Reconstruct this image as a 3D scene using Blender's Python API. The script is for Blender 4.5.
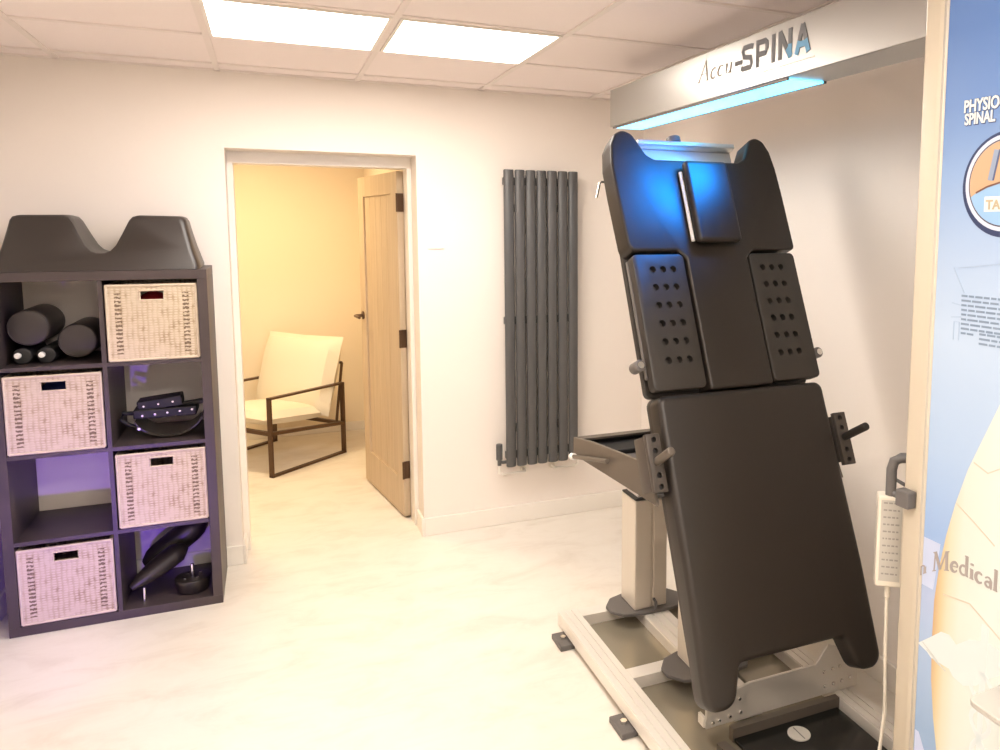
import bpy, bmesh, math, random
from mathutils import Vector, Matrix
random.seed(7)
for o in list(bpy.data.objects): bpy.data.objects.remove(o)
scn = bpy.context.scene
COL = scn.collection
PI = math.pi

# ------------------------------------------------------------------ camera
cam_d = bpy.data.cameras.new('camera'); cam = bpy.data.objects.new('camera', cam_d); COL.objects.link(cam)
cam_d.sensor_fit = 'HORIZONTAL'; cam_d.sensor_width = 36.0; cam_d.lens = 777.0094 / 1000 * 36.0
cam_d.shift_x = (500 - 611.305) / 1000.0; cam_d.shift_y = (311.083 - 375) / 1000.0
cam_d.clip_start = 0.02
yaw, pitch, roll = -0.4153, -0.1077, -0.0042
fwd = Vector((math.sin(-yaw) * math.cos(pitch), math.cos(yaw) * math.cos(pitch), math.sin(pitch)))
rgt = Vector((math.cos(yaw), math.sin(yaw), 0)); dwn = fwd.cross(rgt)
r2 = math.cos(roll) * rgt + math.sin(roll) * dwn; d2 = -math.sin(roll) * rgt + math.cos(roll) * dwn
M = Matrix(((r2.x, -d2.x, -fwd.x, 0), (r2.y, -d2.y, -fwd.y, -4.0889), (r2.z, -d2.z, -fwd.z, 1.654), (0, 0, 0, 1)))
cam.matrix_world = M
scn.camera = cam

# ------------------------------------------------------------------ world, lamps, exposure
scn.view_settings.view_transform = 'Standard'; scn.view_settings.look = 'None'
scn.view_settings.gamma = 1.0; scn.view_settings.use_curve_mapping = False
scn.view_settings.exposure = 1.0
W = bpy.data.worlds.new('world'); scn.world = W; W.use_nodes = True
W.node_tree.nodes['Background'].inputs[0].default_value = (1.0, .90, .78, 1); W.node_tree.nodes['Background'].inputs[1].default_value = 0.25
INK = 0.30            # ink over a light box reflects little
SIGN_E = 0.65         # glow of the back-lit print
PANEL_E = 10.5        # ceiling light panels
INNER_W = 17.0       # lamp in the room beyond the door
HEAD_E = 1.7         # blue lamp under the header
BLUE_W = 34.0         # added spot below the header lamp, throws its blue on the head end
PURPLE_W = 24.0      # purple lamp low on the left

def lamp(name, kind, loc, energy, color, size=0.3, target=None, size_y=None, spot=None):
    d = bpy.data.lights.new(name, kind); d.energy = energy; d.color = color
    if kind == 'AREA':
        d.size = size
        if size_y: d.shape = 'RECTANGLE'; d.size_y = size_y
    else: d.shadow_soft_size = size
    if spot: d.spot_size = spot; d.spot_blend = .9
    o = bpy.data.objects.new(name, d); COL.objects.link(o); o.location = loc
    if target is not None:
        o.rotation_euler = (Vector(target) - Vector(loc)).to_track_quat('-Z', 'Y').to_euler()
    return o
lamp('inner_room_light', 'AREA', (-0.3, 1.3, 2.32), INNER_W, (1.0, .75, .42), 0.5, (-0.3, 1.3, 0))
lamp('added_header_spot', 'SPOT', (1.46, -1.93, 2.07), BLUE_W, (.0, .23, .95), 0.13, (1.24, -1.68, 1.84), spot=math.radians(84))
lamp('purple_light', 'SPOT', (-0.68, -1.675, 0.19), PURPLE_W, (.22, .07, 1.0), 0.02, (-0.80, -0.2, 0.54), spot=math.radians(66))

# ------------------------------------------------------------------ materials
def mat(name, col, rough=.5, metal=0.0, spec=.5, noise=0.0, nscale=20., bump=0.0, bscale=60., emit=None, estr=0., coat=0.):
    m = bpy.data.materials.new(name); m.use_nodes = True
    n = m.node_tree.nodes; l = m.node_tree.links; b = n['Principled BSDF']
    b.inputs['Base Color'].default_value = (*col, 1); b.inputs['Roughness'].default_value = rough
    b.inputs['Metallic'].default_value = metal; b.inputs['Specular IOR Level'].default_value = spec
    b.inputs['Coat Weight'].default_value = coat
    tc = n.new('ShaderNodeTexCoord')
    if noise > 0:
        t = n.new('ShaderNodeTexNoise'); t.inputs['Scale'].default_value = nscale; t.inputs['Detail'].default_value = 5
        l.new(tc.outputs['Object'], t.inputs['Vector'])
        r = n.new('ShaderNodeValToRGB')
        r.color_ramp.elements[0].position = .3; r.color_ramp.elements[1].position = .7
        r.color_ramp.elements[0].color = (*[c * (1 - noise) for c in col], 1)
        r.color_ramp.elements[1].color = (*[min(1, c * (1 + noise)) for c in col], 1)
        l.new(t.outputs['Fac'], r.inputs['Fac']); l.new(r.outputs['Color'], b.inputs['Base Color'])
    if bump > 0:
        t2 = n.new('ShaderNodeTexNoise'); t2.inputs['Scale'].default_value = bscale; t2.inputs['Detail'].default_value = 4
        l.new(tc.outputs['Object'], t2.inputs['Vector'])
        bp = n.new('ShaderNodeBump'); bp.inputs['Strength'].default_value = bump; bp.inputs['Distance'].default_value = .01
        l.new(t2.outputs['Fac'], bp.inputs['Height']); l.new(bp.outputs['Normal'], b.inputs['Normal'])
    if emit is not None:
        b.inputs['Emission Color'].default_value = (*emit, 1); b.inputs['Emission Strength'].default_value = estr
    return m

def ramp(nt, stops):
    r = nt.nodes.new('ShaderNodeValToRGB'); e = r.color_ramp.elements
    while len(e) < len(stops): e.new(.5)
    for i, (p, c) in enumerate(stops): e[i].position = p; e[i].color = (*c, 1)
    return r

M_wall = mat('warm_white_paint', (.87, .80, .735), .75, bump=.04, bscale=180)
M_wallin = mat('cream_paint', (.86, .75, .585), .75, bump=.04, bscale=180)
M_trim = mat('white_gloss_paint', (.86, .81, .74), .35)
M_tile = mat('mineral_ceiling_tile', (.91, .82, .79), .9, noise=.015, nscale=300, bump=.08, bscale=400)
M_grid = mat('white_ceiling_bar', (.84, .755, .71), .5)
M_diff = mat('light_diffuser', (.95, .95, .95), .5, emit=(1.0, .918, .83), estr=PANEL_E)
M_black = mat('black_vinyl', (.023, .0175, .0135), .40, spec=.5, bump=.05, bscale=350)
M_vinyl2 = mat('dark_brown_vinyl', (.032, .025, .022), .38, bump=.05, bscale=300)
M_plast = mat('black_hard_plastic', (.034, .028, .023), .5)
M_dark = mat('matte_black', (.012, .011, .011), .6)
M_wood = mat('black_brown_laminate', (.058, .042, .042), .45, noise=.12, nscale=8)
M_alu = mat('brushed_aluminium', (.72, .69, .64), .38, metal=.55)
M_whitealu = mat('anodised_profile', (.80, .76, .70), .35, metal=.25)
M_tan = mat('grey_tan_powder_coat', (.135, .112, .09), .45, metal=.3)
M_col = mat('beige_lacquer', (.66, .60, .52), .35, metal=.2)
M_dgrey = mat('dark_grey_plastic', (.125, .115, .11), .45)
M_steel = mat('polished_steel', (.75, .73, .70), .22, metal=1.0)
M_brown = mat('bronze_metal', (.10, .055, .03), .4, metal=.5)
M_rad = mat('anthracite_radiator', (.085, .083, .083), .42)
M_cloth = mat('cream_upholstery', (.80, .74, .62), .9, bump=.2, bscale=250)
M_post = mat('cream_lacquered_post', (.58, .51, .40), .4)
M_beige = mat('ivory_plastic', (.74, .68, .58), .45)
M_label = mat('grey_label', (.50, .47, .42), .6)
M_greyshelf = mat('light_grey_shelf', (.50, .48, .44), .4)
M_switch = mat('white_plastic', (.88, .86, .82), .35)
M_red = mat('red_cloth', (.45, .01, .015), .7)
M_navy = mat('navy_cloth', (.02, .03, .12), .7)

def mat_floor():
    m = mat('cream_stone_floor', (.85, .80, .71), .38)
    nt = m.node_tree; n = nt.nodes; l = nt.links; b = n['Principled BSDF']
    tc = n.new('ShaderNodeTexCoord'); mp = n.new('ShaderNodeMapping'); mp.inputs['Scale'].default_value = (1.6, 3.2, 1)
    l.new(tc.outputs['Object'], mp.inputs['Vector'])
    t = n.new('ShaderNodeTexNoise'); t.inputs['Scale'].default_value = 2.2; t.inputs['Detail'].default_value = 8; t.inputs['Roughness'].default_value = .65
    t.inputs['Distortion'].default_value = .6
    l.new(mp.outputs['Vector'], t.inputs['Vector'])
    r = ramp(nt, [(.3, (.72, .655, .57)), (.5, (.80, .745, .665)), (.72, (.835, .785, .71))])
    l.new(t.outputs['Fac'], r.inputs['Fac']); l.new(r.outputs['Color'], b.inputs['Base Color'])
    return m
M_floor = mat_floor()

def mat_oak():
    m = mat('pale_oak', (.66, .49, .32), .5)
    nt = m.node_tree; n = nt.nodes; l = nt.links; b = n['Principled BSDF']
    tc = n.new('ShaderNodeTexCoord'); mp = n.new('ShaderNodeMapping'); mp.inputs['Scale'].default_value = (14, 14, .8)
    l.new(tc.outputs['Object'], mp.inputs['Vector'])
    t = n.new('ShaderNodeTexNoise'); t.inputs['Scale'].default_value = 3; t.inputs['Detail'].default_value = 6
    l.new(mp.outputs['Vector'], t.inputs['Vector'])
    r = ramp(nt, [(.3, (.50, .385, .255)), (.7, (.58, .455, .32))])
    l.new(t.outputs['Fac'], r.inputs['Fac']); l.new(r.outputs['Color'], b.inputs['Base Color'])
    return m
M_oak = mat_oak()

def mat_wicker():
    """whitewashed woven cane: fine weave plus two dark laced strips near the sides (object space, x across, z up)"""
    m = mat('whitewashed_wicker', (.78, .66, .52), .8)
    nt = m.node_tree; n = nt.nodes; l = nt.links; b = n['Principled BSDF']
    tc = n.new('ShaderNodeTexCoord'); sp = n.new('ShaderNodeSeparateXYZ'); l.new(tc.outputs['Object'], sp.inputs['Vector'])
    def mth(op, a, bb=None, v=None):
        k = n.new('ShaderNodeMath'); k.operation = op
        if isinstance(a, (int, float)): k.inputs[0].default_value = a
        else: l.new(a, k.inputs[0])
        if bb is not None:
            if isinstance(bb, (int, float)): k.inputs[1].default_value = bb
            else: l.new(bb, k.inputs[1])
        return k.outputs[0]
    w1 = n.new('ShaderNodeTexWave'); w1.wave_type = 'BANDS'; w1.bands_direction = 'Z'; w1.inputs['Scale'].default_value = 30; w1.inputs['Distortion'].default_value = 2.0
    l.new(tc.outputs['Object'], w1.inputs['Vector'])
    w2 = n.new('ShaderNodeTexWave'); w2.wave_type = 'BANDS'; w2.bands_direction = 'X'; w2.inputs['Scale'].default_value = 17; w2.inputs['Distortion'].default_value = 2.5
    l.new(tc.outputs['Object'], w2.inputs['Vector'])
    nz = n.new('ShaderNodeTexNoise'); nz.inputs['Scale'].default_value = 26; nz.inputs['Detail'].default_value = 5; l.new(tc.outputs['Object'], nz.inputs['Vector'])
    weave = mth('MULTIPLY', w1.outputs['Fac'], w2.outputs['Fac'])
    f = mth('ADD', mth('MULTIPLY', weave, .42), mth('MULTIPLY', nz.outputs['Fac'], .75))
    r = ramp(nt, [(.20, (.30, .205, .12)), (.34, (.50, .395, .275)), (.56, (.62, .515, .39))])
    l.new(f, r.inputs['Fac'])
    # laced strips at |x| = .125
    dx = mth('ABSOLUTE', mth('SUBTRACT', mth('ABSOLUTE', sp.outputs['X']), .122))
    strip = mth('LESS_THAN', dx, .012)
    zz = mth('ABSOLUTE', sp.outputs['Z']); inz = mth('LESS_THAN', zz, .125)
    w3 = n.new('ShaderNodeTexWave'); w3.wave_type = 'BANDS'; w3.bands_direction = 'Z'; w3.inputs['Scale'].default_value = 19; w3.inputs['Distortion'].default_value = 3.0; w3.inputs['Detail Scale'].default_value = 6
    l.new(tc.outputs['Object'], w3.inputs['Vector'])
    on = mth('GREATER_THAN', w3.outputs['Fac'], .55)
    mask = mth('MULTIPLY', mth('MULTIPLY', mth('MULTIPLY', strip, inz), on), .9)
    mx = n.new('ShaderNodeMix'); mx.data_type = 'RGBA'; l.new(mask, mx.inputs['Factor'])
    l.new(r.outputs['Color'], mx.inputs[6]); mx.inputs[7].default_value = (.13, .08, .045, 1)
    l.new(mx.outputs[2], b.inputs['Base Color'])
    bp = n.new('ShaderNodeBump'); bp.inputs['Strength'].default_value = .35; bp.inputs['Distance'].default_value = .004
    l.new(f, bp.inputs['Height']); l.new(bp.outputs['Normal'], b.inputs['Normal'])
    return m
M_wicker = mat_wicker(); M_cane = mat('pale_cane', (.63, .525, .40), .7, noise=.08, nscale=40)

def mat_sign(name, axis, stops, estr=.55):
    """back-lit print: printed colour runs along one object axis, between the given coordinates"""
    m = mat(name, (.5, .5, .5), .25); nt = m.node_tree; n = nt.nodes; l = nt.links; b = n['Principled BSDF']
    tc = n.new('ShaderNodeTexCoord'); sp = n.new('ShaderNodeSeparateXYZ'); l.new(tc.outputs['Object'], sp.inputs['Vector'])
    lo, hi = stops[0][0], stops[-1][0]
    mr = n.new('ShaderNodeMapRange'); mr.inputs['From Min'].default_value = lo; mr.inputs['From Max'].default_value = hi
    l.new(sp.outputs[axis], mr.inputs['Value'])
    r = ramp(nt, [((p - lo) / (hi - lo), c) for p, c in stops]); l.new(mr.outputs['Result'], r.inputs['Fac'])
    r2_ = ramp(nt, [((p - lo) / (hi - lo), tuple(INK * x for x in c)) for p, c in stops]); l.new(mr.outputs['Result'], r2_.inputs['Fac'])
    l.new(r2_.outputs['Color'], b.inputs['Base Color']); l.new(r.outputs['Color'], b.inputs['Emission Color'])
    b.inputs['Emission Strength'].default_value = estr * SIGN_E
    return m
def lin(r, g, b): return tuple((c / 255 / 12.92) if c <= 10 else ((c / 255 + .055) / 1.055) ** 2.4 for c in (r, g, b))
def flat(name, rgb, estr=.45, rough=.4):
    c = lin(*rgb); return mat(name, tuple(INK * x for x in c), rough, emit=c, estr=estr * SIGN_E)

# ------------------------------------------------------------------ helpers
WM = {}      # world matrix of every parent
def obj(name, bm, m, parent=None, smooth=False, local=False):
    """link a bmesh as one mesh object. Vertices are in world space unless local; a parented mesh keeps its parent's frame"""
    me = bpy.data.meshes.new(name)
    mats = m if isinstance(m, (list, tuple)) else [m]
    for x in mats: me.materials.append(x)
    pm = WM.get(parent.name, Matrix()) if parent else Matrix()
    if parent and not local: bm.transform(pm.inverted())
    bmesh.ops.recalc_face_normals(bm, faces=bm.faces)
    if smooth:
        for f in bm.faces: f.smooth = True
        ang = smooth if isinstance(smooth, float) else .6
        for e in bm.edges:
            if len(e.link_faces) == 2 and e.calc_face_angle(0) > ang: e.smooth = False
    bm.to_mesh(me); bm.free()
    o = bpy.data.objects.new(name, me); COL.objects.link(o)
    if parent: o.parent = parent
    WM[o.name] = pm
    return o
def tag(o, label=None, cat=None, group=None, kind=None):
    if label: o['label'] = label
    if cat: o['category'] = cat
    if group: o['group'] = group
    if kind: o['kind'] = kind
    return o
def thing(name, label, cat, loc=(0, 0, 0), rotz=0, group=None, mtx=None):
    o = bpy.data.objects.new(name, None); COL.objects.link(o); o.empty_display_size = .1
    m = mtx if mtx is not None else Matrix.Translation(loc) @ Matrix.Rotation(rotz, 4, 'Z')
    o.matrix_world = m; WM[o.name] = m.copy()
    return tag(o, label, cat, group)
def struct(name, bm, m, parent=None, smooth=False):
    o = obj(name, bm, m, parent, smooth)
    if not parent: o['kind'] = 'structure'
    return o
def solo(name, bm, m, label, cat, loc, group=None, smooth=False):
    """a thing that is a single mesh, origin at loc"""
    bm.transform(Matrix.Translation(Vector(loc)).inverted())
    o = obj(name, bm, m, None, smooth); o.location = loc; WM[o.name] = Matrix.Translation(loc)
    return tag(o, label, cat, group)

def box(bm, x0, x1, y0, y1, z0, z1, bev=0., seg=2, mi=0):
    t = bmesh.new(); bmesh.ops.create_cube(t, size=1)
    t.transform(Matrix.Translation(((x0 + x1) / 2, (y0 + y1) / 2, (z0 + z1) / 2)) @ Matrix.Diagonal((abs(x1 - x0), abs(y1 - y0), abs(z1 - z0), 1)))
    if bev: bmesh.ops.bevel(t, geom=list(t.edges), offset=bev, segments=seg, profile=.5, affect='EDGES')
    return merge(bm, t, mi=mi)
def merge(bm, t, mtx=None, mi=0):
    if mtx is not None: t.transform(mtx)
    vm = {}
    for v in t.verts: vm[v] = bm.verts.new(v.co)
    for f in t.faces:
        try:
            nf = bm.faces.new([vm[v] for v in f.verts]); nf.material_index = mi
        except ValueError: pass
    t.free(); return bm
def B(*a, **k): return box(bmesh.new(), *a, **k)
def cyl(bm, p, q, r, seg=16, r2=None, bev=0., mi=0):
    p, q = Vector(p), Vector(q); d = q - p; t = bmesh.new()
    bmesh.ops.create_cone(t, cap_ends=True, segments=seg, radius1=r, radius2=r if r2 is None else r2, depth=d.length)
    if bev:
        es = [e for e in t.edges if abs(abs(e.verts[0].co.z) - d.length / 2) < 1e-6 and abs(e.verts[0].co.z - e.verts[1].co.z) < 1e-6]
        bmesh.ops.bevel(t, geom=es, offset=bev, segments=3, profile=.5, affect='EDGES')
    mt = Matrix.Translation((p + q) / 2) @ d.to_track_quat('Z', 'Y').to_matrix().to_4x4()
    return merge(bm, t, mt, mi)
def tube(bm, pts, r, seg=10, mi=0):
    """round tube swept along a polyline"""
    pts = [Vector(p) for p in pts]; n = len(pts); rings = []
    up = Vector((0, 0, 1)) if abs((pts[1] - pts[0]).normalized().z) < .9 else Vector((1, 0, 0))
    for i, p in enumerate(pts):
        t = (pts[min(i + 1, n - 1)] - pts[max(i - 1, 0)]).normalized()
        a = t.cross(up)
        if a.length < 1e-4: a = t.cross(Vector((0, 1, 0)))
        a.normalize(); b = t.cross(a).normalized(); up = -b if False else up
        rr = r[i] if isinstance(r, (list, tuple)) else r
        rings.append([bm.verts.new(p + rr * (math.cos(2 * PI * k / seg) * a + math.sin(2 * PI * k / seg) * b)) for k in range(seg)])
    for i in range(n - 1):
        for k in range(seg):
            f = bm.faces.new((rings[i][k], rings[i][(k + 1) % seg], rings[i + 1][(k + 1) % seg], rings[i + 1][k])); f.material_index = mi
    for rg in (rings[0], rings[-1]):
        f = bm.faces.new(rg); f.material_index = mi
    return bm
def rpoly(pts, rad, seg=5):
    """2-D polygon with rounded corners; rad a number or one per corner"""
    out = []; n = len(pts)
    for i in range(n):
        r = rad[i] if isinstance(rad, (list, tuple)) else rad
        p = Vector(pts[i]); a = Vector(pts[i - 1]) - p; b = Vector(pts[(i + 1) % n]) - p
        if r <= 0: out.append(tuple(p)); continue
        la, lb = a.length, b.length; a.normalize(); b.normalize()
        th = a.angle(b)
        if th > PI - .02: out.append(tuple(p)); continue
        d = min(r / math.tan(th / 2), la * .49, lb * .49); rr = d * math.tan(th / 2)
        c = p + (a + b).normalized() * (rr / math.sin(th / 2))
        s = p + a * d; e = p + b * d
        a0 = math.atan2(s.y - c.y, s.x - c.x); a1 = math.atan2(e.y - c.y, e.x - c.x)
        da = (a1 - a0 + PI) % (2 * PI) - PI
        for k in range(seg + 1):
            an = a0 + da * k / seg; out.append((c.x + rr * math.cos(an), c.y + rr * math.sin(an)))
    return out
def prism(pts, z0, z1, mtx=None, bev=0., seg=3, both=False):
    """2-D outline extruded z0..z1, its z1 rim (and z0) optionally rounded over"""
    t = bmesh.new(); vs = [t.verts.new((x, y, z0)) for x, y in pts]
    f = t.faces.new(vs)
    r = bmesh.ops.extrude_face_region(t, geom=[f])
    top = [v for v in r['geom'] if isinstance(v, bmesh.types.BMVert)]
    for v in top: v.co.z = z1
    bmesh.ops.recalc_face_normals(t, faces=t.faces)
    if bev:
        es = [e for e in t.edges if abs(e.verts[0].co.z - e.verts[1].co.z) < 1e-7 and (both or abs(e.verts[0].co.z - z1) < 1e-7)]
        bmesh.ops.bevel(t, geom=es, offset=bev, segments=seg, profile=.5, affect='EDGES', clamp_overlap=True)
    if mtx is not None: t.transform(mtx)
    return t
def loft(sections, closed_ends=True):
    """skin between rings of equal length"""
    bm = bmesh.new(); R = [[bm.verts.new(p) for p in s] for s in sections]; n = len(R[0])
    for a, b in zip(R, R[1:]):
        for k in range(n): bm.faces.new((a[k], a[(k + 1) % n], b[(k + 1) % n], b[k]))
    if closed_ends: bm.faces.new(R[0]); bm.faces.new(list(reversed(R[-1])))
    return bm
def puff(w, d, h, nx=14, ny=14, pw=.45, edge=.35):
    """a plump rectangular cushion centred on the origin, thickness h along z"""
    bm = bmesh.new()
    def hh(u, v):
        k = max(0, (1 - abs(u) ** 3.2)) * max(0, (1 - abs(v) ** 3.2)); return k ** pw
    g = [[[None] * (ny + 1) for _ in range(nx + 1)] for _ in range(2)]
    for s in range(2):
        for i in range(nx + 1):
            for j in range(ny + 1):
                u, v = -1 + 2 * i / nx, -1 + 2 * j / ny
                if s == 1 and (i in (0, nx) or j in (0, ny)): g[1][i][j] = g[0][i][j]; continue
                pin = 1 - .035 * (1 - abs(u) * abs(v)) * (abs(u) ** 4 + abs(v) ** 4)
                z = (hh(u, v) * h / 2) * (1 if s else -1)
                g[s][i][j] = bm.verts.new((u * w / 2 * pin, v * d / 2 * pin, z))
    for s in range(2):
        for i in range(nx):
            for j in range(ny):
                q = (g[s][i][j], g[s][i + 1][j], g[s][i + 1][j + 1], g[s][i][j + 1])
                bm.faces.new(q if s else q[::-1])
    return bm
def boolean_holes(bm, holes):
    """cut round holes: list of (p, q, r)"""
    a = bpy.data.meshes.new('tmp_a'); bmesh.ops.recalc_face_normals(bm, faces=bm.faces); bm.to_mesh(a); bm.free(); oa = bpy.data.objects.new('tmp_a', a); COL.objects.link(oa)
    hb = bmesh.new()
    for p, q, r in holes: cyl(hb, p, q, r, 14)
    bmesh.ops.recalc_face_normals(hb, faces=hb.faces)
    h = bpy.data.meshes.new('tmp_b'); hb.to_mesh(h); hb.free(); ob = bpy.data.objects.new('tmp_b', h); COL.objects.link(ob)
    md = oa.modifiers.new('b', 'BOOLEAN'); md.operation = 'DIFFERENCE'; md.object = ob; md.solver = 'EXACT'
    dg = bpy.context.evaluated_depsgraph_get(); dg.update()
    me = bpy.data.meshes.new_from_object(oa.evaluated_get(dg))
    out = bmesh.new(); out.from_mesh(me)
    for o in (oa, ob): bpy.data.objects.remove(o)
    for x in (a, h, me): bpy.data.meshes.remove(x)
    return out
def text_bm(s, size, bold=0., shear=0., depth=.0006, align='LEFT', sp=1.0):
    c = bpy.data.curves.new('t', 'FONT'); c.body = s; c.size = size; c.offset = bold; c.shear = shear; c.extrude = depth; c.align_x = align; c.space_character = sp
    c.resolution_u = 3
    o = bpy.data.objects.new('t', c); COL.objects.link(o)
    dg = bpy.context.evaluated_depsgraph_get(); dg.update()
    me = bpy.data.meshes.new_from_object(o.evaluated_get(dg)); bm = bmesh.new(); bm.from_mesh(me)
    bpy.data.objects.remove(o); bpy.data.curves.remove(c); bpy.data.meshes.remove(me)
    return bm
def stroke(bm, pts, w, z0=0., z1=.0006):
    """flat ribbon of width w (number or per point) along 2-D points"""
    pts = [Vector(p) for p in pts]; n = len(pts); L = []; Rr = []
    for i, p in enumerate(pts):
        t = (pts[min(i + 1, n - 1)] - pts[max(i - 1, 0)]).normalized(); k = Vector((-t.y, t.x)); ww = (w[i] if isinstance(w, (list, tuple)) else w) / 2
        L.append(p + k * ww); Rr.append(p - k * ww)
    for i in range(n - 1):
        q = [L[i], L[i + 1], Rr[i + 1], Rr[i]]
        vb = [bm.verts.new((a.x, a.y, z0)) for a in q]; vt = [bm.verts.new((a.x, a.y, z1)) for a in q]
        bm.faces.new(vt); bm.faces.new(vb[::-1])
        for k in range(4): bm.faces.new((vb[k], vb[(k + 1) % 4], vt[(k + 1) % 4], vt[k]))
    return bm
def arc(cx, cy, rx, ry, a0, a1, n=10):
    return [(cx + rx * math.cos(math.radians(a0 + (a1 - a0) * k / n)), cy + ry * math.sin(math.radians(a0 + (a1 - a0) * k / n))) for k in range(n + 1)]
def serif_text(s, h, thick=.16, thin=.07):
    """Roman book lettering drawn with thick and thin strokes; x-height .46 of the capital height h"""
    bm = bmesh.new(); x = 0.; T, t = thick, thin
    cnt = [0]
    def S(p, w):
        cnt[0] += 1; stroke(bm, [((x + a) * h, b * h) for a, b in p], [ww * h for ww in w] if isinstance(w, list) else w * h, 0, .0005 + .00004 * cnt[0])
    for ch in s:
        if ch == 'A':
            S([(.02, 0), (.36, .98)], t); S([(.34, .98), (.68, 0)], T); S([(.15, .36), (.54, .36)], t); S([(-.06, .02), (.12, .02)], t * .7); S([(.56, .02), (.80, .02)], t * .7); x += .84
        elif ch == 'M':
            S([(.08, 0), (.12, .98)], t); S([(.12, .98), (.45, .05)], T); S([(.45, .05), (.78, .98)], t); S([(.80, .98), (.84, 0)], T); S([(-.02, .02), (.2, .02)], t * .7); S([(.7, .02), (.98, .02)], t * .7); S([(.0, .97), (.16, .97)], t * .7); S([(.76, .97), (.95, .97)], t * .7); x += 1.06
        elif ch == 'c':
            S(arc(.24, .25, .19, .24, 45, 320, 14), [t] + [t + (T - t) * max(0, math.sin(PI * k / 14)) for k in range(1, 14)] + [t]); x += .5
        elif ch == 'e':
            S(arc(.24, .25, .19, .24, 8, 325, 14), [t] + [t + (T - t) * max(0, math.sin(PI * k / 14)) for k in range(1, 14)] + [t]); S([(.06, .28), (.43, .28)], t * .8); x += .52
        elif ch == 'u':
            S([(.12, .48), (.12, .16)], T); S(arc(.25, .15, .13, .13, 180, 350, 8), t); S([(.42, .48), (.42, .02)], T); S([(.0, .47), (.14, .47)], t * .7); S([(.3, .47), (.44, .47)], t * .7); S([(.42, .02), (.54, .02)], t * .7); x += .6
        elif ch == 'n':
            S([(.12, .48), (.12, 0)], T); S(arc(.26, .33, .14, .13, 170, 10, 8), t); S([(.42, .36), (.42, 0)], T); S([(.02, .47), (.14, .47)], t * .7); S([(.02, .02), (.22, .02)], t * .7); S([(.33, .02), (.53, .02)], t * .7); x += .62
        elif ch == 'd':
            S(arc(.23, .24, .18, .23, 60, 300, 12), T * .7); S([(.42, 1.0), (.42, .0)], T); S([(.3, .97), (.44, .97)], t * .7); S([(.42, .02), (.53, .02)], t * .7); x += .6
        elif ch == 'i':
            S([(.12, .48), (.12, 0)], T); S([(.02, .47), (.14, .47)], t * .7); S([(.02, .02), (.23, .02)], t * .7); S([(.12, .66), (.12, .76)], T); x += .31
        elif ch == 'a':
            S(arc(.22, .34, .15, .14, 160, 0, 8), t); S([(.37, .36), (.37, .05), (.44, .02)], T * .9); S(arc(.22, .14, .14, .13, 60, 320, 10), T * .6); x += .5
        elif ch == 'l':
            S([(.12, 1.0), (.12, 0)], T); S([(.02, .97), (.14, .97)], t * .7); S([(.02, .02), (.23, .02)], t * .7); x += .31
        elif ch == '-':
            S([(.03, .27), (.27, .27)], T * .8); x += .34
        else: x += .3
    return bm, x * h

# ------------------------------------------------------------------ room shell
CE = 2.3652; XR = 2.0; XL = -1.10; YF = -6.4; SK = .0973
bm = bmesh.new(); box(bm, XL - .1, XR + .1, YF - .1, 2.6, -.1, 0.0)
struct('floor', bm, M_floor)
bm = bmesh.new(); box(bm, XL - .1, XR + .1, YF - .1, 2.6, CE, CE + .1)
struct('ceiling', bm, M_tile)
G0, GS, T0, TS = -.7958, .614, -.7344, .5694
gx = [G0 + GS * k for k in range(-3, 5)]; ty = [T0 + TS - TS * k for k in range(0, 11)]
bm = bmesh.new()
for x in gx: box(bm, x - .012, x + .012, YF, -.002, CE - .006, CE - .0003)
for y in ty: box(bm, XL, XR, y - .012, y + .012, CE - .0057, CE - .0003)
box(bm, XL, XR, -.024, -.0005, CE - .006, CE - .0003); box(bm, XR - .024, XR - .0005, YF, -.03, CE - .0058, CE - .0003)
struct('trim_1', bm, M_grid)

# back wall with the door opening
DX0, DX1, DZ = -.1694, .7094, 2.0141
bm = bmesh.new(); wall_t = .28
box(bm, XL - .1, DX0, 0, wall_t, 0, CE); box(bm, DX1, XR + .1, 0, wall_t, 0, CE); box(bm, DX0, DX1, 0, wall_t, DZ, CE)
struct('wall_back', bm, M_wall)
struct('wall_right', B(XR, XR + .1, YF, 0, 0, CE), M_wall)
struct('wall_left', B(XL - .1, XL, YF, 0, 0, CE), M_wall)
struct('wall_front', B(XL - .1, XR + .1, YF - .1, YF, 0, CE), M_wall)
struct('wall_far', B(-2.0, .8, 2.44, 2.54, 0, CE), M_wallin)
struct('wall_far_right', B(.72, .82, wall_t, 2.44, 0, CE), M_wallin)
struct('wall_far_left', B(-2.0, -1.9, wall_t, 2.44, 0, CE), M_wallin)
bm = bmesh.new()
def skirt(bm, x0, x1, y0, y1): box(bm, x0, x1, y0, y1, 0, SK, bev=.004, seg=2)
skirt(bm, XL, DX0, -.016, .0); skirt(bm, DX0, DX0 + .014, -.016, .15)
struct('baseboard_back_left', bm, M_trim)
bm = bmesh.new(); skirt(bm, DX1 - .014, DX1, -.016, .15); skirt(bm, DX1, XR, -.016, .0)
struct('baseboard_back', bm, M_trim)
struct('baseboard_right', B(XR - .016, XR, YF, -.017, 0, SK, bev=.004), M_trim)
struct('baseboard_left', B(XL, XL + .016, YF, -.017, 0, SK, bev=.004), M_trim)
struct('baseboard_far', B(-1.9, .72, 2.424, 2.44, 0, .07, bev=.004), M_trim)
# door lining
bm = bmesh.new()
box(bm, DX0, DX0 + .028, .16, .285, 0, 1.957, bev=.002); box(bm, DX1 - .022, DX1, .16, .285, 0, 1.957, bev=.002); box(bm, DX0, DX1, .16, .285, 1.957, DZ, bev=.002)
struct('trim_2', bm, M_trim)

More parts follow.
